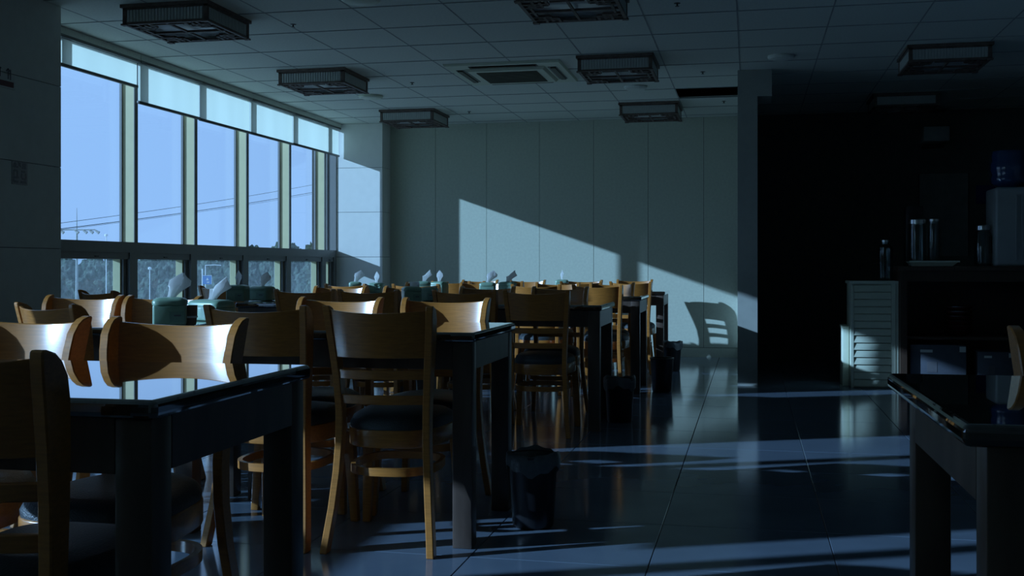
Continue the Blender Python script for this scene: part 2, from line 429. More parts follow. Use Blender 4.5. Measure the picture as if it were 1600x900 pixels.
def mast(u, topv, d, label, lamps=False, r=.09, arm=False):
    p = at_d(u, topv, d)
    t = tag(empty('utility_pole', (p.x, p.y, G)), label, 'pole')
    H = p.z - G
    px = FPX / d
    if lamps:
        Hs = H - 38 / px
        MB().tube([(0, 0, 0), (0, 0, Hs * .6), (0, 0, Hs)], [.10, .075, .05], 10).obj('shaft', 'pole', t)
        MB().tube([(0, 0, Hs), (0, 0, H)], [.03, .012], 6).obj('antenna', 'pole', t)
        za = H - 34 / px
        MB().tube([(-1.1 * CS, -1.1 * SN, za), (1.0 * CS, 1.0 * SN, za)], .035, 6).obj('crossarm', 'pole', t)
        for s in (-1.0, -.18, .28, .62, .95):
            mb = MB().tube([(s * CS, s * SN, za + .02), ((s + .2) * CS, (s + .2) * SN, za - .12), ((s + .28) * CS, (s + .28) * SN, za - .17)], [.03, .07, .09], 8)
            mb.obj('lamp_head', 'pole', t)
    else:
        MB().tube([(0, 0, 0), (0, 0, H * .5), (0, 0, H)], [r * .6, r * .5, r * .4], 8).obj('shaft', 'whitepaint', t)
        if arm:
            MB().tube([(0, 0, H - .02), (.5, .1, H), (.9, .2, H - .02)], .025, 6).obj('lamp_arm', 'whitepaint', t)
        else:
            MB().lathe([(.09, H), (.09, H + .1), (.02, H + .14)], 8).obj('cap', 'whitepaint', t)
    return t
mast(120, 325, 60, 'grey floodlight mast with crossarm and antenna outside the first window', True)
mast(166, 369, 62, 'thin pale pole standing right of the floodlight mast', r=.06)
mast(234, 421, 58, 'short pale pole seen through the second lower sash', r=.05)
mast(321, 414, 64, 'pale lamp post behind the blue road sign', r=.06, arm=True)
# blue road sign
p = at_d(324, 430, 60)
sg = tag(empty('road_sign', (p.x, p.y, G)), 'square blue road sign with white marks outside the third window', 'sign')
sg.rotation_euler = (0, 0, math.radians(20))
Hs = p.z - G
MB().tube([(-.27, .03, 0), (-.27, .03, Hs + .35)], .035, 8).obj('post', 'whitepaint', sg)
MB().box(-.24, .24, -.015, .015, Hs - .5, Hs).obj('panel', 'blue', sg, smooth=0)
mb = MB().box(-.24, .24, -.02, -.016, Hs - .03, Hs - .005).box(.215, .235, -.02, -.016, Hs - .48, Hs - .03).box(-.05, .06, -.02, -.016, Hs - .28, Hs - .21).box(-.02, .10, -.02, -.016, Hs - .42, Hs - .36).box(-.02, .03, -.02, -.016, Hs - .21, Hs - .15)
mb.obj('marking', 'whitepaint', sg, smooth=0)
# power lines
for (va, vb, rr, lab) in ((348, 285, .010, 'upper thin power line crossing the sky'), (357, 297, .014, 'lower power line crossing the sky'), (358.5, 299.5, .007, 'faint lowest power line just under the thicker one')):
    A = at_x(99, va, -25.0); Bp = at_x(508, vb, -25.0)
    pts = []
    for q in range(-10, 31):
        t = q / 20
        P = A.lerp(Bp, t); P.z -= .25 * 4 * t * (1 - t) * .4
        pts.append(P)
    tag(MB().tube(pts, rr, 5).obj('power_line', 'wire'), lab, 'wire', 'power lines')

# ================================================================== CEILING FIXTURES
LS = 0.57; LH = 0.125
def make_lantern():
    e = empty('ceiling_lantern')
    h = LS / 2
    mb = MB()
    for sx in (-1, 1):
        for sy in (-1, 1):
            mb.box(*sorted((sx * h, sx * (h - .026))), *sorted((sy * h, sy * (h - .026))), -LH, -.018)
    for z0, z1, o in ((-LH, -LH + .016, 0), (-.022, -.0005, .012), (-.034, -.022, 0)):
        for s in (-1, 1):
            mb.box(-h - o, h + o, *sorted((s * (h + o), s * (h - .02))), z0, z1)
            mb.box(*sorted((s * (h + o), s * (h - .02))), -h + .02, h - .02, z0, z1)
    for sx in (-1, 1):
        for sy in (-1, 1):
            mb.box(*sorted((sx * (h + .008), sx * (h - .03))), *sorted((sy * (h + .008), sy * (h - .03))), -LH - .004, -LH + .006)
    mb.obj('frame', 'lwood', e, smooth=0)
    for s in (-1, 1):
        for ax in (0, 1):
            mb = MB(); n = 24
            for q in range(n):
                a = -h + .028 + (LS - .056) * q / n; b = a + (LS - .056) / n * .72
                c0, c1 = sorted((s * (h - .004), s * (h - .010)))
                if ax: mb.box(c0, c1, a, b, -LH + .016, -.034)
                else: mb.box(a, b, c0, c1, -LH + .016, -.034)
            c0, c1 = sorted((s * (h - .010), s * (h - .014)))
            if ax: mb.box(c0, c1, -h + .026, h - .026, -LH + .016, -.034)
            else: mb.box(-h + .026, h - .026, c0, c1, -LH + .016, -.034)
            mb.obj('side_panel', 'paper', e, smooth=0)
    MB().box(-h + .02, h - .02, -h + .02, h - .02, -LH + .03, -LH + .036).obj('diffuser', 'acrylic', e, smooth=0)
    mb = MB(); b = .008; z0, z1 = -LH - .002, -LH + .012
    I = h - .02
    def hb(x0, x1, y): mb.box(min(x0, x1), max(x0, x1), y - b, y + b, z0, z1)
    def vb(y0, y1, x): mb.box(x - b, x + b, min(y0, y1), max(y0, y1), z0 + .0015, z1 - .0015)
    hb(-I, I, 0); vb(-I, I, 0)
    for sx in (-1, 1):
        for sy in (-1, 1):
            hb(sx * I, sx * .12, sy * .20); vb(sy * I, sy * .12, sx * .20)
            hb(sx * I, sx * .16, sy * .12); vb(sy * I, sy * .16, sx * .12)
            hb(sx * .24, sx * .12, sy * .16); vb(sy * .24, sy * .12, sx * .16)
    for s in (-1, 1):
        hb(-.10, .10, s * .235); vb(-.10, .10, s * .235)
    mb.obj('lattice', 'lwood', e, smooth=0)
    return e
lan = make_lantern()
first = True
names = {(-3.51, 6.35): 'large wooden lattice ceiling lantern nearest above the left pier', (-3.51, 8.63): 'wooden lattice ceiling lantern above the middle of the windows',
         (-3.45, 10.98): 'wooden lattice ceiling lantern by the white corner pier', (-1.01, 6.30): 'wooden lattice lantern cut by the top edge of the picture',
         (-1.01, 8.56): 'wooden lattice lantern right of the ceiling air conditioner', (-.975, 11.02): 'wooden lattice lantern left of the missing ceiling board',
         (1.42, 8.68): 'dark wooden lattice lantern over the counter side', (1.42, 10.95): 'almost black lattice lantern farthest in the dark kitchen'}
for (x, y), lab in names.items():
    o = lan if first else copy_tree(lan); first = False
    o.location = (x, y, ZC); tag(o, lab, 'ceiling light', 'lattice ceiling lanterns')

ac = tag(empty('ceiling_air_conditioner', (-1.93, 8.86, ZC)), 'square four-way ceiling air conditioner with dark central grille', 'air conditioner')
h = .475
mb = MB()
mb.loft([[(-h, -h, -.001), (h, -h, -.001), (h, h, -.001), (-h, h, -.001)], [(-h + .01, -h + .01, -.02), (h - .01, -h + .01, -.02), (h - .01, h - .01, -.02), (-h + .01, h - .01, -.02)]])
mb.obj('panel', 'acbody', ac, smooth=0)
mb = MB().loft([[(-.33, -.33, -.018), (.33, -.33, -.018), (.33, .33, -.018), (-.33, .33, -.018)], [(-.31, -.31, -.042), (.31, -.31, -.042), (.31, .31, -.042), (-.31, .31, -.042)]])
mb.obj('intake_frame', 'acbody', ac, smooth=0)
mb = MB().box(-.25, .25, -.25, .25, -.0445, -.041)
for q in range(14): mb.box(-.25, .25, -.245 + q * .036, -.235 + q * .036, -.049, -.0445)
mb.obj('intake_grille', 'acgrille', ac, smooth=0)
for q in range(4):
    mb = MB().box(-.28, .28, -.415, -.345, -.0235, -.0195)
    o = mb.obj('air_slot', 'black', ac, smooth=0); o.rotation_euler = (0, 0, q * PI / 2)
    mb = MB().box(-.27, .27, -.405, -.365, -.032, -.0255)
    o = mb.obj('vane', 'acgrille', ac, smooth=0); o.rotation_euler = (0, 0, q * PI / 2)

def disc(x, y, r, name, lab, cat, m='acbody'):
    e = tag(empty(name, (x, y, ZC)), lab, cat)
    MB().lathe([(r, -.0005), (r, -.014), (r * .86, -.026), (r * .8, -.026)], 28).obj('rim', m, e)
    MB().lathe([(r * .78, -.0265), (r * .5, -.031), (.01, -.033)], 28).obj('grille', m, e)
disc(-3.515, 9.80, .115, 'ceiling_speaker', 'round pale ceiling speaker between two left lanterns', 'speaker')
disc(-1.006, 9.80, .105, 'ceiling_speaker', 'round ceiling speaker behind the central lantern', 'speaker', 'ceil')
disc(-2.293, 6.22, .12, 'ceiling_speaker', 'round ceiling speaker at the top edge of the picture', 'speaker')
disc(.231, 8.61, .10, 'smoke_detector', 'flat round smoke detector on the dim right ceiling', 'detector', 'ceil')
for x, y, lab in ((-2.987, 6.80, 'small dark sprinkler head right of the nearest left lantern'), (-2.906, 9.17, 'small dark sprinkler head left of the air conditioner'), (-2.864, 11.0, 'small dark sprinkler head by the far wall'), (-.438, 6.76, 'small dark sprinkler head near the top centre of the picture'), (-.384, 9.18, 'small dark sprinkler head before the missing ceiling board'), (-.25, 10.85, 'small dark sprinkler head behind the missing ceiling board')):
    e = tag(empty('sprinkler_head', (x, y, ZC)), lab, 'sprinkler', 'ceiling sprinklers'); e.scale = (.6, .6, .55)
    MB().lathe([(.035, -.0005), (.03, -.006), (.012, -.008)], 14).obj('collar', 'black', e)
    MB().lathe([(.008, -.007), (.008, -.03), (.022, -.032), (.022, -.036)], 12).obj('nozzle', 'black', e)

# ================================================================== CHAIRS
def make_chair():
    e = empty('dining_chair')
    rows = [(0, -.095, -.050, .200), (.06, -.078, -.034, .194), (.15, -.055, -.012, .184), (.27, -.034, .010, .174), (.38, -.024, .022, .168), (.48, -.022, .026, .168),
            (.58, -.030, .024, .173), (.68, -.048, .014, .181), (.76, -.065, .003, .188), (.80, -.074, -.008, .191), (.825, -.079, -.026, .193), (.838, -.081, -.044, .1945), (.845, -.080, -.068, .195)]
    for s in (-1, 1):
        rings = [[(s * x, yb, z), (s * x, yf, z), (s * (x - .026), yf, z), (s * (x - .026), yb, z)] for z, yb, yf, x in rows]
        MB().loft(rings).obj('rear_leg', 'wood', e, bevel=.003, seg=1, smooth=25)
    def curved(z0, z1, th, bow, n=14, drop=0.0, nz=4):
        def wid(z): return .150 + (z - .48) * .07 if z > .48 else .150
        def yb(z): return -.018 - max(0, z - .45) * .12 - max(0, z - .6) * .085
        mb = MB(); rings = []
        for q in range(n + 1):
            t = -1 + 2 * q / n
            ring = []
            for side in (0, 1):
                zs = [z0 + (z1 - z0) * i / nz for i in range(nz + 1)]
                if side: zs = zs[::-1]
                for z in zs:
                    zz = z - (drop * (1 - t * t) if z == z1 else 0)
                    ring.append((t * wid(z), yb(z) + .012 - bow * (1 - t * t) + (th if side else 0), zz))
            rings.append(ring)
        return mb.loft(rings)
    curved(.667, .832, .013, .042, drop=.012).obj('backrest', 'wood', e, bevel=.002, seg=1, smooth=25)
    curved(.592, .624, .016, .034, nz=1).obj('back_slat', 'wood', e, bevel=.002, seg=1, smooth=25)
    curved(.505, .537, .016, .030, nz=1).obj('back_slat', 'wood', e, bevel=.002, seg=1, smooth=25)
    def outline(z, g=0.0, n=36):
        r = []
        for q in range(n):
            a = 2 * PI * q / n
            cx, sy = math.cos(a), math.sin(a)
            px = math.copysign(abs(cx) ** .62, cx); py = math.copysign(abs(sy) ** .62, sy)
            y = .215 + (.195 + g) * py
            wx = (.158 + .04 * (py + 1) / 2 + g)
            r.append((px * wx, y - .012 * (1 if py < -.9 else 0) * (1 - px * px), z))
        return r
    MB().loft([outline(.348), outline(.41)]).obj('seat_rim', 'wood', e, bevel=.004, smooth=50)
    MB().loft([outline(.405, -.004), outline(.425, -.002), outline(.445, -.012), outline(.458, -.035), outline(.466, -.08), outline(.468, -.14)]).obj('seat_cushion', 'leather', e, smooth=70)
    for s in (-1, 1):
        rings = [[(s * (x0 + a), y0 + b, z) for a, b in ((-w, -w), (w, -w), (w, w), (-w, w))] for z, x0, y0, w in ((0, .185, .40, .015), (.18, .176, .388, .018), (.35, .168, .376, .021))]
        MB().loft(rings).obj('front_leg', 'wood', e, bevel=.003, smooth=40)
    rings = []
    n = 40
    for q in range(n):
        a = 2 * PI * q / n
        ring = []
        for rr, z in ((.0, .252), (.016, .252), (.016, .28), (.0, .28)):
            cx, sy = math.cos(a), math.sin(a)
            px = math.copysign(abs(cx) ** .75, cx); py = math.copysign(abs(sy) ** .75, sy)
            ring.append((px * (.160 - rr), .19 + py * (.188 - rr), z))
        rings.append(ring)
    MB().loft(rings, close=True).obj('stretcher', 'wood', e, smooth=40)
    return e
chair0 = make_chair(); chair_used = [False]
CG = 'brown wooden dining chairs'
def chair(x, y, deg, lab):
    o = chair0 if not chair_used[0] else copy_tree(chair0)
    chair_used[0] = True
    o.location = (x, y, 0); o.rotation_euler = (0, 0, math.radians(deg))
    tag(o, lab, 'chair', CG)
    return o
ORD = ['first', 'second', 'third', 'fourth', 'fifth']

# ================================================================== TABLES
def make_table(wx, dy, i=.014):
    e = empty('dining_table')
    mb = MB(); mb.box(0, wx, 0, dy, .716, .75)
    mb.obj('table_top', 'table', e, bevel=.012, seg=4, smooth=0)
    a = .022; l = .07
    MB().box(i + l, wx - i - l, i, i + a, .62, .716).obj('apron', 'twood', e, smooth=0)
    MB().box(i + l, wx - i - l, dy - i - a, dy - i, .62, .716).obj('apron', 'twood', e, smooth=0)
    MB().box(i, i + a, i + l, dy - i - l, .62, .716).obj('apron', 'twood', e, smooth=0)
    MB().box(wx - i - a, wx - i, i + l, dy - i - l, .62, .716).obj('apron', 'twood', e, smooth=0)
    for x0 in (i, wx - i - l):
        for y0 in (i, dy - i - l):
            MB().box(x0, x0 + l, y0, y0 + l, 0, .716).obj('leg', 'twood', e, bevel=.004, smooth=30)
    return e
TW, TD = 1.15, .70
tab0 = make_table(TW, TD); tab_used = [False]
def table(x, y, deg, lab):
    o = tab0 if not tab_used[0] else copy_tree(tab0)
    tab_used[0] = True
    o.location = (x, y, 0); o.rotation_euler = (0, 0, math.radians(deg))
    tag(o, lab, 'table', 'dark dining tables'); return o
RX = [-.985, -.925, -.855, -.815, -.765]        # aisle edge of each row
RY = [1.655, 3.62, 6.37, 8.36, 10.08]           # near edge of each row
for i in range(5):
    lab = ['large dark glass-topped dining table in the left foreground', 'dark dining table behind the big chair with its back turned', 'dark dining table third from the camera along the aisle', 'dark dining table fourth from the camera along the aisle', 'dark dining table at the aisle next to the far wall'][i]
    table(RX[i] - TW, RY[i], 0.5 if i else 0.8, lab)
    if i:
        lab = ['', 'window-side table holding the nearest green tissue box', 'window-side dining table in the third row from the camera', 'window-side dining table in the fourth row from the camera', 'window-side dining table in the row next to the far wall'][i]
        table(RX[i] - 2 * TW - .05, RY[i] + .02, 0, lab)
rt = make_table(TW, .78, .04)
rt.location = (.30, 1.67, 0); rt.rotation_euler = (0, 0, math.radians(1.0))
tag(rt, 'dark dining table at the right edge of the foreground', 'table', 'dark dining tables')

# chairs: near side (back to the camera) and far side (facing the camera)
def near(i, x, lab, dy=0, deg=0): chair(x, RY[i] - .055 + dy, deg, lab)
def far(i, x, lab, dy=0, deg=0): chair(x, RY[i] + TD + .09 + dy, 180 + deg, lab)
near(0, -1.285, 'dark wooden chair cut by the left edge, at the near side of the foreground table', 0, 0)
far(0, -1.47, 'facing chair with bright curved backrest behind the foreground table', .10, 1)
far(0, -1.925, 'facing chair with bright backrest cut off at the left edge', .10, -2)
near(1, -1.235, 'large chair in the centre with its back turned and round seat visible', .01, 2.5)
near(1, -1.675, 'chair with its back turned, left of the big centre chair', 0, -1)
near(1, -2.49, 'turned chair with lit yellow back at the left, behind the leftmost chair', .02, -24)
far(1, -1.28, 'facing chair with glowing backrest right behind the big centre chair', .06, 2)
far(1, -1.76, 'facing chair with glowing backrest left behind the big centre chair', .05, 0)
far(1, -2.66, 'facing chair behind the nearest green tissue box', .12, -2)
far(1, -3.08, 'facing chair with glowing backrest in front of the left wall pier', .14, 3)
near(2, -1.20, 'whole dark chair with its back turned beside the third aisle table', -.12, 2)
near(2, -1.63, 'chair with its back turned, second from the aisle in the third row', -.10, 0)
near(2, -2.22, 'chair with its back turned, third from the aisle in the third row', -.10, -2)
near(2, -2.62, 'chair with its back turned, fourth from the aisle in the third row', -.12, 2)
chair(-3.61, 5.62, -28, 'turned chair with lit edge below the first window, farthest left')
chair(-3.66, 7.15, -20, 'chair with its back turned below the second window')
far(2, -1.255, 'facing chair at the aisle end of the third table', .05, 0)
far(2, -1.76, 'facing chair second from the aisle behind the third table', .05, 1)
far(2, -2.32, 'facing chair third from the aisle behind the third table', .06, -2)
far(2, -2.83, 'facing chair fourth from the aisle behind the third table', .05, 2)
near(3, -1.12, 'chair with its back turned at the aisle end of the fourth table', -.10, -3)
near(3, -1.60, 'chair with its back turned, second from the aisle at the fourth table', -.08, 2)
near(3, -2.55, 'chair with its back turned, third from the aisle at the fourth table', -.10, 0)
near(3, -3.12, 'chair with its back turned and lit yellow, window end of the fourth table', -.10, -12)
far(3, -1.15, 'facing chair at the aisle end of the fourth table', .05, 0)
far(3, -1.62, 'facing chair second from the aisle at the fourth table', .05, 2)
far(3, -2.30, 'facing chair third from the aisle at the fourth table', .05, -2)
far(3, -2.80, 'facing chair fourth from the aisle at the fourth table', .06, 1)
near(4, -1.06, 'chair with its back turned at the aisle end of the farthest table', -.06, -2)
near(4, -1.52, 'chair with its back turned, second from the aisle at the farthest table', -.06, 2)
near(4, -2.25, 'chair with its back turned, third from the aisle at the farthest table', -.06, 0)
near(4, -2.75, 'chair with its back turned, fourth from the aisle at the farthest table', -.06, -3)
far(4, -1.2, 'facing chair at the aisle, casting its shadow on the far wall', .68, 0)
far(4, -1.66, 'facing chair by the far wall, second from the aisle', .10, 0)
far(4, -2.25, 'facing chair by the far wall, third from the aisle', .10, -2)
far(4, -2.75, 'facing chair by the far wall, fourth from the aisle', .10, 2)
chair(.765, 2.57, 183, 'chair with pale edge behind the right foreground table')

# ================================================================== TISSUE BOXES, CUPS
def tissue_mesh(seed):
    random.seed(seed)
    mb = MB(); n = 14; rings = []
    ph = random.uniform(0, 6); lean = random.uniform(-.012, .012)
    for i, (r, z) in enumerate(((.010, -.004), (.012, .014), (.018, .032), (.027, .048), (.026, .060), (.013, .076), (.002, .090))):
        ring = []
        for q in range(n):
            a = 2 * PI * q / n
            w = 1 + .38 * math.sin(3 * a + ph + i * .3) + .28 * math.sin(5 * a + i * .6)
            ring.append((r * w * math.cos(a) * 1.15 + lean * i, r * w * math.sin(a) * .36, z + .010 * math.sin(2 * a + ph) * (i > 3)))
        rings.append(ring)
    me = mb.loft(rings).mesh('tissue', smooth=28); me.materials.append(M['tissue']); return me
tissues = [tissue_mesh(s) for s in (1, 2, 3)]
BOXP = {}
def tissue_box(x, y, deg, lab, w=.125, d=.125, hgt=.10, t=0, tissue=True):
    e = tag(empty('tissue_box', (x, y, .7505), math.radians(deg)), lab, 'tissue box', 'green tissue boxes on the tables')
    key = (w, d, hgt)
    if key not in BOXP:
        b = MB().box(-w / 2, w / 2, -d / 2, d / 2, 0, hgt - .022).mesh('body', bevel=.010, seg=3); b.materials.append(M['teal'])
        def rr(g, z, n=28):
            out = []
            for q in range(n):
                a = 2 * PI * q / n; cx, sy = math.cos(a), math.sin(a)
                out.append((math.copysign(abs(cx) ** .4, cx) * (w / 2 + g), math.copysign(abs(sy) ** .4, sy) * (d / 2 + g), z))
            return out
        l = MB().loft([rr(.003, hgt - .026), rr(.004, hgt - .012), rr(-.002, hgt - .004), rr(-.018, hgt + .002), rr(-.04, hgt + .004)]).mesh('lid', smooth=60); l.materials.append(M['teal'])
        g = MB().box(w * .0, w * .42, -d / 2 - .0012, -d / 2 + .002, .012, .055).mesh('label_plate', smooth=0); g.materials.append(M['teallabel'])
        m2 = MB().box(w * .14, w * .34, -d / 2 - .002, -d / 2 - .0012, .036, .042).mesh('print', smooth=0); m2.materials.append(M['ink'])
        BOXP[key] = (b, l, g, m2)
    b, l, g, m2 = BOXP[key]
    mobj('body', b, None, e); mobj('lid', l, None, e); pl = mobj('label_plate', g, None, e); mobj('print', m2, None, pl)
    if tissue:
        o = mobj('tissue', tissues[t % 3], None, e, (0, 0, hgt)); o.rotation_euler = (0, 0, t * .7)
    return e
def px(u, y): return at_y(u, 417, y).x
tissue_box(px(266, 3.86), 3.86, 27, 'green tissue box nearest the camera with tall white tissue', .125, .125, .105, 0)
tissue_box(px(330, 4.22), 4.22, -22, 'long low green tissue box just behind the nearest one', .19, .11, .085, 1)
tissue_box(px(372, 6.62), 6.62, 8, 'green tissue box below the third window beside the dark chair back', .125, .125, .105, 2)
tissue_box(px(409, 6.80), 6.80, -15, 'green tissue box below the fourth window', .16, .11, .095, 0)
tissue_box(px(643, 6.58), 6.58, 27, 'dark teal tissue box in shade at the centre of the third row', .112, .125, .10, 1, False)
tissue_box(px(671, 6.95), 6.95, 0, 'low green box right behind the dark teal tissue box', .10, .10, .09, 2, False)
tissue_box(px(555, 8.62), 8.62, 20, 'green tissue box in front of the sunlit white corner pier', .10, .12, .10, 0)
tissue_box(px(588, 8.75), 8.75, 0, 'green tissue box at the foot of the corner pier edge', .12, .11, .09, 2)
tissue_box(px(662, 8.60), 8.60, 12, 'pale green tissue box left of two far tissues', .11, .11, .105, 1)
tissue_box(px(686, 8.85), 8.85, -15, 'green tissue box with peaked tissue against the shaded far wall', .13, .11, .10, 2)
tissue_box(px(762, 8.50), 8.50, 8, 'green tissue box below the sunlit left part of the far wall', .125, .12, .10, 0)
tissue_box(px(793, 8.80), 8.80, -10, 'dark tissue box with slanted tissue right of the sunlit green one', .13, .11, .10, 1)
tissue_box(px(878, 10.35), 10.35, 5, 'green tissue box with two tissues on the farthest aisle table', .12, .11, .10, 2)
def small_cup(x, y, m, lab, r=.028, hh=.075):
    e = tag(empty('cup', (x, y, .7505)), lab, 'cup')
    MB().lathe([(r * .85, 0), (r, hh * .5), (r * 1.02, hh), (r * .92, hh), (r * .8, .01)], 20).obj('body', m, e)
    MB().lathe([(r * 1.03, hh * .35), (r * 1.045, hh * .4), (r * 1.03, hh * .45)], 20, cap=False).obj('band', 'whitepaint' if m == 'cup' else m, e)
small_cup(px(297, 3.92), 3.92, 'cup', 'small brown cup between the two nearest tissue boxes')
small_cup(px(648, 6.72), 6.72, 'tissue', 'tall pale paper cup behind the dark teal tissue box', .03, .13)
small_cup(px(884, 6.75), 6.75, 'whitepaint', 'small white cup on the third aisle table', .016, .06)

# ================================================================== BINS
def bin_(x, y, lab, s=1.0, bag=True, rz=0.0):
    e = tag(empty('waste_bin', (x, y, 0), rz), lab, 'bin', 'small bins along the aisle')
    e.scale = (s, s, s)
    MB().lathe([(.073, 0), (.078, .01), (.092, .255), (.097, .262), (.097, .272), (.088, .272), (.07, .02)], 28).obj('body', 'black', e)
    if bag:
        n = 40; rings = []
        random.seed(int(x * 100) + int(y * 10))
        ph = random.uniform(0, 6)
        for i, (r, z) in enumerate(((.078, .20), (.085, .262), (.094, .281), (.101, .276), (.103, .25), (.1005, .215))):
            ring = []
            for q in range(n):
                a = 2 * PI * q / n
                wob = .006 * math.sin(3 * a + ph) + .003 * math.sin(9 * a + ph * 2)
                ring.append(((r + wob * .6 * (i > 1)) * math.cos(a), (r + wob * .6 * (i > 1)) * math.sin(a), z + (wob * 2.5 if i == 5 else wob if i in (2, 3) else 0)))
            rings.append(ring)
        MB().loft(rings, cap=False).obj('bag_liner', 'bag', e, smooth=70)
bin_(-.80, 4.03, 'black waste bin with bag liner nearest the camera, beside table leg')
bin_(-.805, 6.86, 'black waste bin with bag liner beside the third aisle table', 1.0, True, 1)
bin_(-.675, 8.58, 'plain black waste bin beside the fourth aisle table', .98, False)
bin_(-.72, 10.33, 'black waste bin with crumpled bag nearest the far wall', .98, True, 2)

# ================================================================== RIGHT SIDE: CABINET, COUNTER, THINGS ON IT
cab = tag(empty('louvred_cabinet', (.80, 9.20, 0)), 'white louvred cabinet standing at the end of the dark counter', 'cabinet')
cw = .365
MB().box(0, .02, 0, .40, 0, .84).box(cw - .02, cw, .0, .40, 0, .84).box(.02, cw - .02, .03, .40, 0, .84).obj('body', 'white', cab, smooth=0)
MB().box(-.012, cw + .0, -.012, .41, .84, .862).obj('top', 'white', cab, smooth=0)
for q in range(14):
    mb = MB().loft([[(.022, .028, z0) for z0 in (0,)] and [(.022, .0, .0), (.022, .012, .052), (.022, .024, .052), (.022, .012, .0)], [(cw - .055, .0, .0), (cw - .055, .012, .052), (cw - .055, .024, .052), (cw - .055, .012, .0)]])
    mb.obj('slat', 'white', cab, (0, 0, .012 + q * .0588), smooth=0)
MB().box(cw - .053, cw - .022, -.004, .03, 0, .84).obj('stile', 'white', cab, smooth=0)
e = tag(empty('storage_box', (.745, 9.32, 0)), 'low white panel box half hidden left of the louvred cabinet', 'box')
MB().box(0, .05, 0, .3, 0, .47).obj('body', 'white', e, bevel=.004)
MB().box(-.003, .05, -.004, .304, .47, .49).obj('lid', 'white', e, smooth=0)

ct = tag(empty('service_counter', (1.17, 9.12, 0)), 'long dark wooden service counter with open shelves', 'counter')
cl = 3.6
MB().box(0, .05, 0, .65, 0, .945).obj('end_panel', 'counter', ct, smooth=0)
MB().box(1.15, 1.19, .02, .65, 0, .945).obj('divider', 'counter', ct, smooth=0)
MB().box(2.4, 2.44, .02, .65, 0, .945).obj('divider', 'counter', ct, smooth=0)
MB().box(cl - .05, cl, 0, .65, 0, .945).obj('end_panel', 'counter', ct, smooth=0)
MB().box(.05, cl - .05, .62, .65, 0, .945).obj('back_panel', 'counter', ct, smooth=0)
MB().box(.05, cl - .05, .03, .62, .06, .085).obj('shelf', 'counter', ct, smooth=0)
MB().box(.05, cl - .05, .05, .62, .40, .42).obj('shelf', 'counter', ct, smooth=0)
MB().box(.05, cl - .05, .0, .02, .86, .945).obj('top_rail', 'counter', ct, smooth=0)
MB().box(-.02, cl + .02, -.03, .68, .945, .982).obj('worktop', 'counter', ct, bevel=.005)
def cy(u, y): return at_y(u, 417, y).x
# jars and tray
tr = tag(empty('tray', (cy(1456, 9.3), 9.30, .983)), 'pale serving tray holding two glass jars on the counter', 'tray')
MB().loft([[(-.14, -.10, 0), (.14, -.10, 0), (.14, .10, 0), (-.14, .10, 0)], [(-.185, -.13, .038), (.185, -.13, .038), (.185, .13, .038), (-.185, .13, .038)], [(-.175, -.12, .038), (.175, -.12, .038), (.175, .12, .038), (-.175, .12, .038)], [(-.135, -.095, .012), (.135, -.095, .012), (.135, .095, .012), (-.135, .095, .012)]]).obj('dish', 'white', tr, smooth=0)
MB().box(-.19, .19, -.135, -.125, .030, .042).obj('rim', 'white', tr, smooth=0)
def jar(x, y, z, r, hh, lab, neck=.7, lid=True, name='glass_jar'):
    e = tag(empty(name, (x, y, z)), lab, 'jar')
    MB().lathe([(r * .9, 0), (r, .02), (r, hh * .82), (r * neck, hh * .92), (r * neck, hh), (r * neck * .88, hh), (r * neck * .88, hh * .92), (r * .92, hh * .81), (r * .92, .025), (r * .8, .015)], 26).obj('glass', 'jar', e)
    if lid:
        MB().lathe([(r * neck * 1.05, hh - .012), (r * neck * 1.05, hh + .02), (r * neck * .9, hh + .028)], 22).obj('lid', 'steel', e)
    else:
        MB().lathe([(r * neck * .86, hh - .03), (r * neck * .93, hh + .002), (r * neck * 1.04, hh + .004), (r * neck * 1.04, hh - .012)], 22, cap=False).obj('rim_glint', 'steel', e)  # steel band added to give the glass rim its bright glint
jar(cy(1433, 9.3), 9.30, .996, .072, .34, 'large cylindrical glass jar on the left of the tray', .95)
jar(cy(1459, 9.28), 9.28, .996, .048, .36, 'slim glass jar with shiny rim on the right of the tray', .9, False)
jar(cy(1383, 9.38), 9.38, .8625, .065, .33, 'glass vase with shiny rim on top of the white louvred cabinet', .5, False, 'glass_vase')
jar(cy(1536, 9.3), 9.30, .983, .07, .30, 'dark glass jar beside the water cooler', .8)
e = tag(empty('coffee_maker', (cy(1427, 9.6), 9.60, .983)), 'black appliance standing behind the large glass jar', 'appliance')
MB().box(-.07, .07, -.08, .08, 0, .50).obj('body', 'black', e, bevel=.012)
MB().box(-.06, .06, -.105, -.08, .34, .50).obj('head', 'black', e, bevel=.01)
MB().box(-.05, .05, -.10, -.08, .0, .03).obj('drip_tray', 'steel', e, bevel=.004)
# water cooler
wc = tag(empty('water_cooler', (cy(1597, 9.35), 9.35, .983)), 'white ribbed water cooler with blue bottle on the counter', 'water cooler')
MB().box(-.235, .235, -.19, .19, 0, .62).obj('body', 'cooler', wc, bevel=.02, seg=3)
for q in range(7): MB().box(-.09 + q * .042, -.080 + q * .042, -.204, -.188, .05, .56).obj('rib', 'cooler', wc, smooth=0)
MB().lathe([(.06, .62), (.13, .66), (.135, .70), (.125, .73), (.135, .76), (.135, .82), (.125, .84), (.13, .88), (.12, .92), (.05, .93)], 26, (-.10, .02)).obj('bottle', 'bottle', wc, smooth=60)
MB().lathe([(.07, .615), (.075, .64), (.06, .645)], 22, (-.10, .02)).obj('bottle_collar', 'cooler', wc)
MB().box(-.242, -.234, -.06, .03, .10, .24).obj('side_handle', 'black', wc, smooth=0)
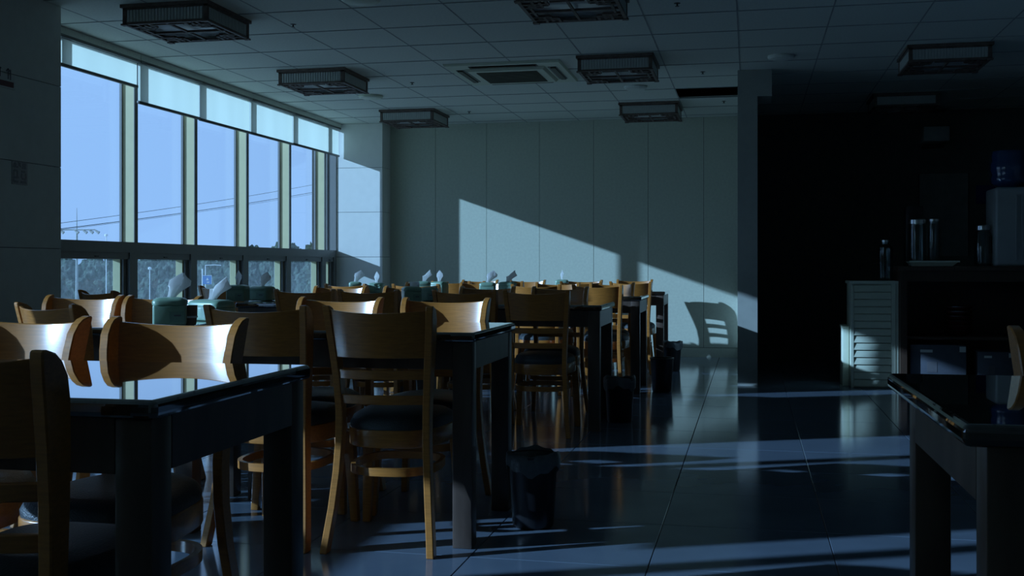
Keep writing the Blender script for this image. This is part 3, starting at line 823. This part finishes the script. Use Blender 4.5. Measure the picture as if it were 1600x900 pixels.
# things on the shelves
for q in range(6):
    e = tag(empty('bowl', (cy(1497, 9.35), 9.35, .4205 + q * .038)), ['bottom', 'second lowest', 'third lowest', 'third highest', 'second highest', 'topmost'][q] + ' dark red bowl of the stack on the counter shelf', 'bowl', 'stacked bowls under the counter')
    MB().lathe([(.05, 0), (.06, .006), (.10, .03), (.115, .05), (.11, .05), (.09, .03), (.05, .012)], 22).obj('body', 'bowl', e)
    MB().lathe([(.1155, .046), (.118, .05), (.1155, .053), (.112, .05)], 22, cap=False).obj('rim', 'steel', e)
def carton(u, y, z, w, d, hh, lab):
    e = tag(empty('carton', (cy(u, y), y, z)), lab, 'box')
    MB().box(-w / 2, w / 2, -d / 2, d / 2, 0, hh).obj('body', 'card', e, bevel=.004)
    MB().box(-w * .32, -w * .1, -d / 2 - .002, -d / 2, hh * .78, hh * .86).obj('print', 'sign', e, smooth=0)
    MB().box(w * .38, w * .49, -d / 2 - .002, -d / 2, hh * .80, hh * .96).obj('sticker', 'sign', e, smooth=0)
    MB().box(-w * .2, -w * .02, -d / 2 - .002, -d / 2, hh * .2, hh * .5).obj('tape', 'ink', e, smooth=0)
carton(1461, 9.32, .086, .42, .3, .27, 'large grey carton on the bottom shelf of the counter')
carton(1550, 9.32, .086, .26, .25, .22, 'smaller grey carton right of the large one under the counter')
# wall speaker and board on the dark wall
e = tag(empty('wall_speaker', (at_y(1458, 203, W - .1).x, W, at_y(1458, 203, W).z)), 'dark grey box speaker high on the black kitchen wall', 'speaker')
MB().box(-.125, .125, -.15, -.002, -.17, .17).obj('cabinet', 'speakergrey', e, bevel=.012)
MB().lathe([(.03, 0), (.03, .006), (.02, .010)], 18).obj('badge', 'black', e, (0, 0, 0)).location = (0, 0, 0)
e.children[-1].rotation_euler = (PI / 2, 0, 0); e.children[-1].location = (0, -.15, 0)
MB().box(-.12, .12, -.16, -.01, .17, .19).obj('bracket', 'black', e, smooth=0)
MB().box(-.10, .10, -.14, -.01, -.195, -.17).obj('base', 'black', e, smooth=0)
a = at_y(1436, 272, W); b = at_y(1512, 400, W)
e = tag(empty('notice_board', (a.x, W, b.z)), 'dim blank board hanging on the dark kitchen wall', 'board')
MB().box(0, b.x - a.x, -.02, -.002, 0, a.z - b.z).obj('panel', 'board', e, smooth=0)
MB().box(-.012, 0, -.025, -.002, 0, a.z - b.z).obj('edge', 'black', e, smooth=0)
MB().box(b.x - a.x, b.x - a.x + .012, -.025, -.002, 0, a.z - b.z).obj('edge', 'black', e, smooth=0)
a = at_y(1524, 290, W); b = at_y(1562, 318, W)
e = tag(empty('wall_sign', (a.x, W, b.z)), 'dark blue sign on the kitchen wall behind the water cooler', 'sign')
M['navy'] = mat('navy_sign', (0.01, 0.02, 0.12), 0.5)
MB().box(0, b.x - a.x, -.02, -.002, 0, a.z - b.z).obj('panel', 'navy', e, bevel=.004)
MB().box(.12, .17, -.022, -.02, .11, .12).obj('mark', 'sign', e, smooth=0)

# ================================================================== SIGNS ON THE LEFT PIER
def strokes(parent, x, segs, m, th=.0012):
    mb = MB()
    for (y0, z0, y1, z1, w) in segs:
        d = Vector((y1 - y0, z1 - z0)); n = Vector((-d.y, d.x)).normalized() * (w / 2)
        A = [(y0 + n.x, z0 + n.y), (y1 + n.x, z1 + n.y), (y1 - n.x, z1 - n.y), (y0 - n.x, z0 - n.y)]
        mb.loft([[(x, p[0], p[1]) for p in A], [(x + th, p[0], p[1]) for p in A]])
    return mb.obj('lettering', m, parent, smooth=0)
A = at_x(0, 111, -4.2); Bt = at_x(22, 141, -4.2)
s1 = tag(empty('wall_notice', (-4.2, Bt.y, Bt.z)), 'white notice with dark red band cut by the left picture edge', 'sign')
hh = A.z - Bt.z - .01
MB().box(.0003, .006, -.42, 0, 0, hh).obj('board', 'sign', s1, smooth=0)
MB().box(.006, .007, -.41, -.012, .010, .042).obj('band', 'signred', s1, smooth=0)
strokes(s1, .006, [(-.075, .10, -.06, .115, .008), (-.06, .115, -.05, .10, .008), (-.06, .10, -.06, .055, .008), (-.04, .112, -.04, .052, .008), ], 'ink')
strokes(s1, .006, [(-.14, .11, -.12, .11, .008), (-.13, .11, -.13, .06, .008)], 'ink')
A = at_x(18, 251, -4.2); Bt = at_x(42, 290, -4.2)
s2 = tag(empty('wall_notice', (-4.2, A.y, Bt.z)), 'faint pinkish notice with two rows of Korean letters on the left pier', 'sign')
w2 = Bt.y - A.y; h2 = A.z - Bt.z
MB().box(.0003, .004, 0, w2, 0, h2).obj('board', 'signfaint', s2, smooth=0)
S = w2
strokes(s2, .004, [
    (.10 * S, h2 * .82, .18 * S, h2 * .94, .008), (.18 * S, h2 * .94, .26 * S, h2 * .82, .008), (.06 * S, h2 * .76, .40 * S, h2 * .76, .009), (.18 * S, h2 * .82, .18 * S, h2 * .77, .006),
    ], 'inkfaint')
strokes(s2, .004, [
    (.38 * S, h2 * .95, .55 * S, h2 * .92, .008), (.55 * S, h2 * .92, .42 * S, h2 * .86, .008), (.42 * S, h2 * .86, .58 * S, h2 * .80, .008),
    ], 'inkfaint')
strokes(s2, .004, [
    (.72 * S, h2 * .95, .72 * S, h2 * .78, .008), (.84 * S, h2 * .96, .84 * S, h2 * .76, .008), (.62 * S, h2 * .74, .9 * S, h2 * .74, .007),
    ], 'inkfaint')
strokes(s2, .004, [
    (.10 * S, h2 * .60, .34 * S, h2 * .60, .011), (.10 * S, h2 * .60, .10 * S, h2 * .36, .011), (.34 * S, h2 * .60, .34 * S, h2 * .34, .011), (.06 * S, h2 * .30, .44 * S, h2 * .30, .011), (.10 * S, h2 * .30, .10 * S, h2 * .12, .011), (.10 * S, h2 * .12, .40 * S, h2 * .12, .013),
    ], 'inkfaint')
strokes(s2, .004, [
    (.60 * S, h2 * .58, .86 * S, h2 * .58, .011), (.62 * S, h2 * .50, .60 * S, h2 * .30, .011), (.88 * S, h2 * .52, .90 * S, h2 * .28, .011), (.62 * S, h2 * .28, .88 * S, h2 * .24, .011), (.56 * S, h2 * .12, .92 * S, h2 * .12, .013)], 'inkfaint')
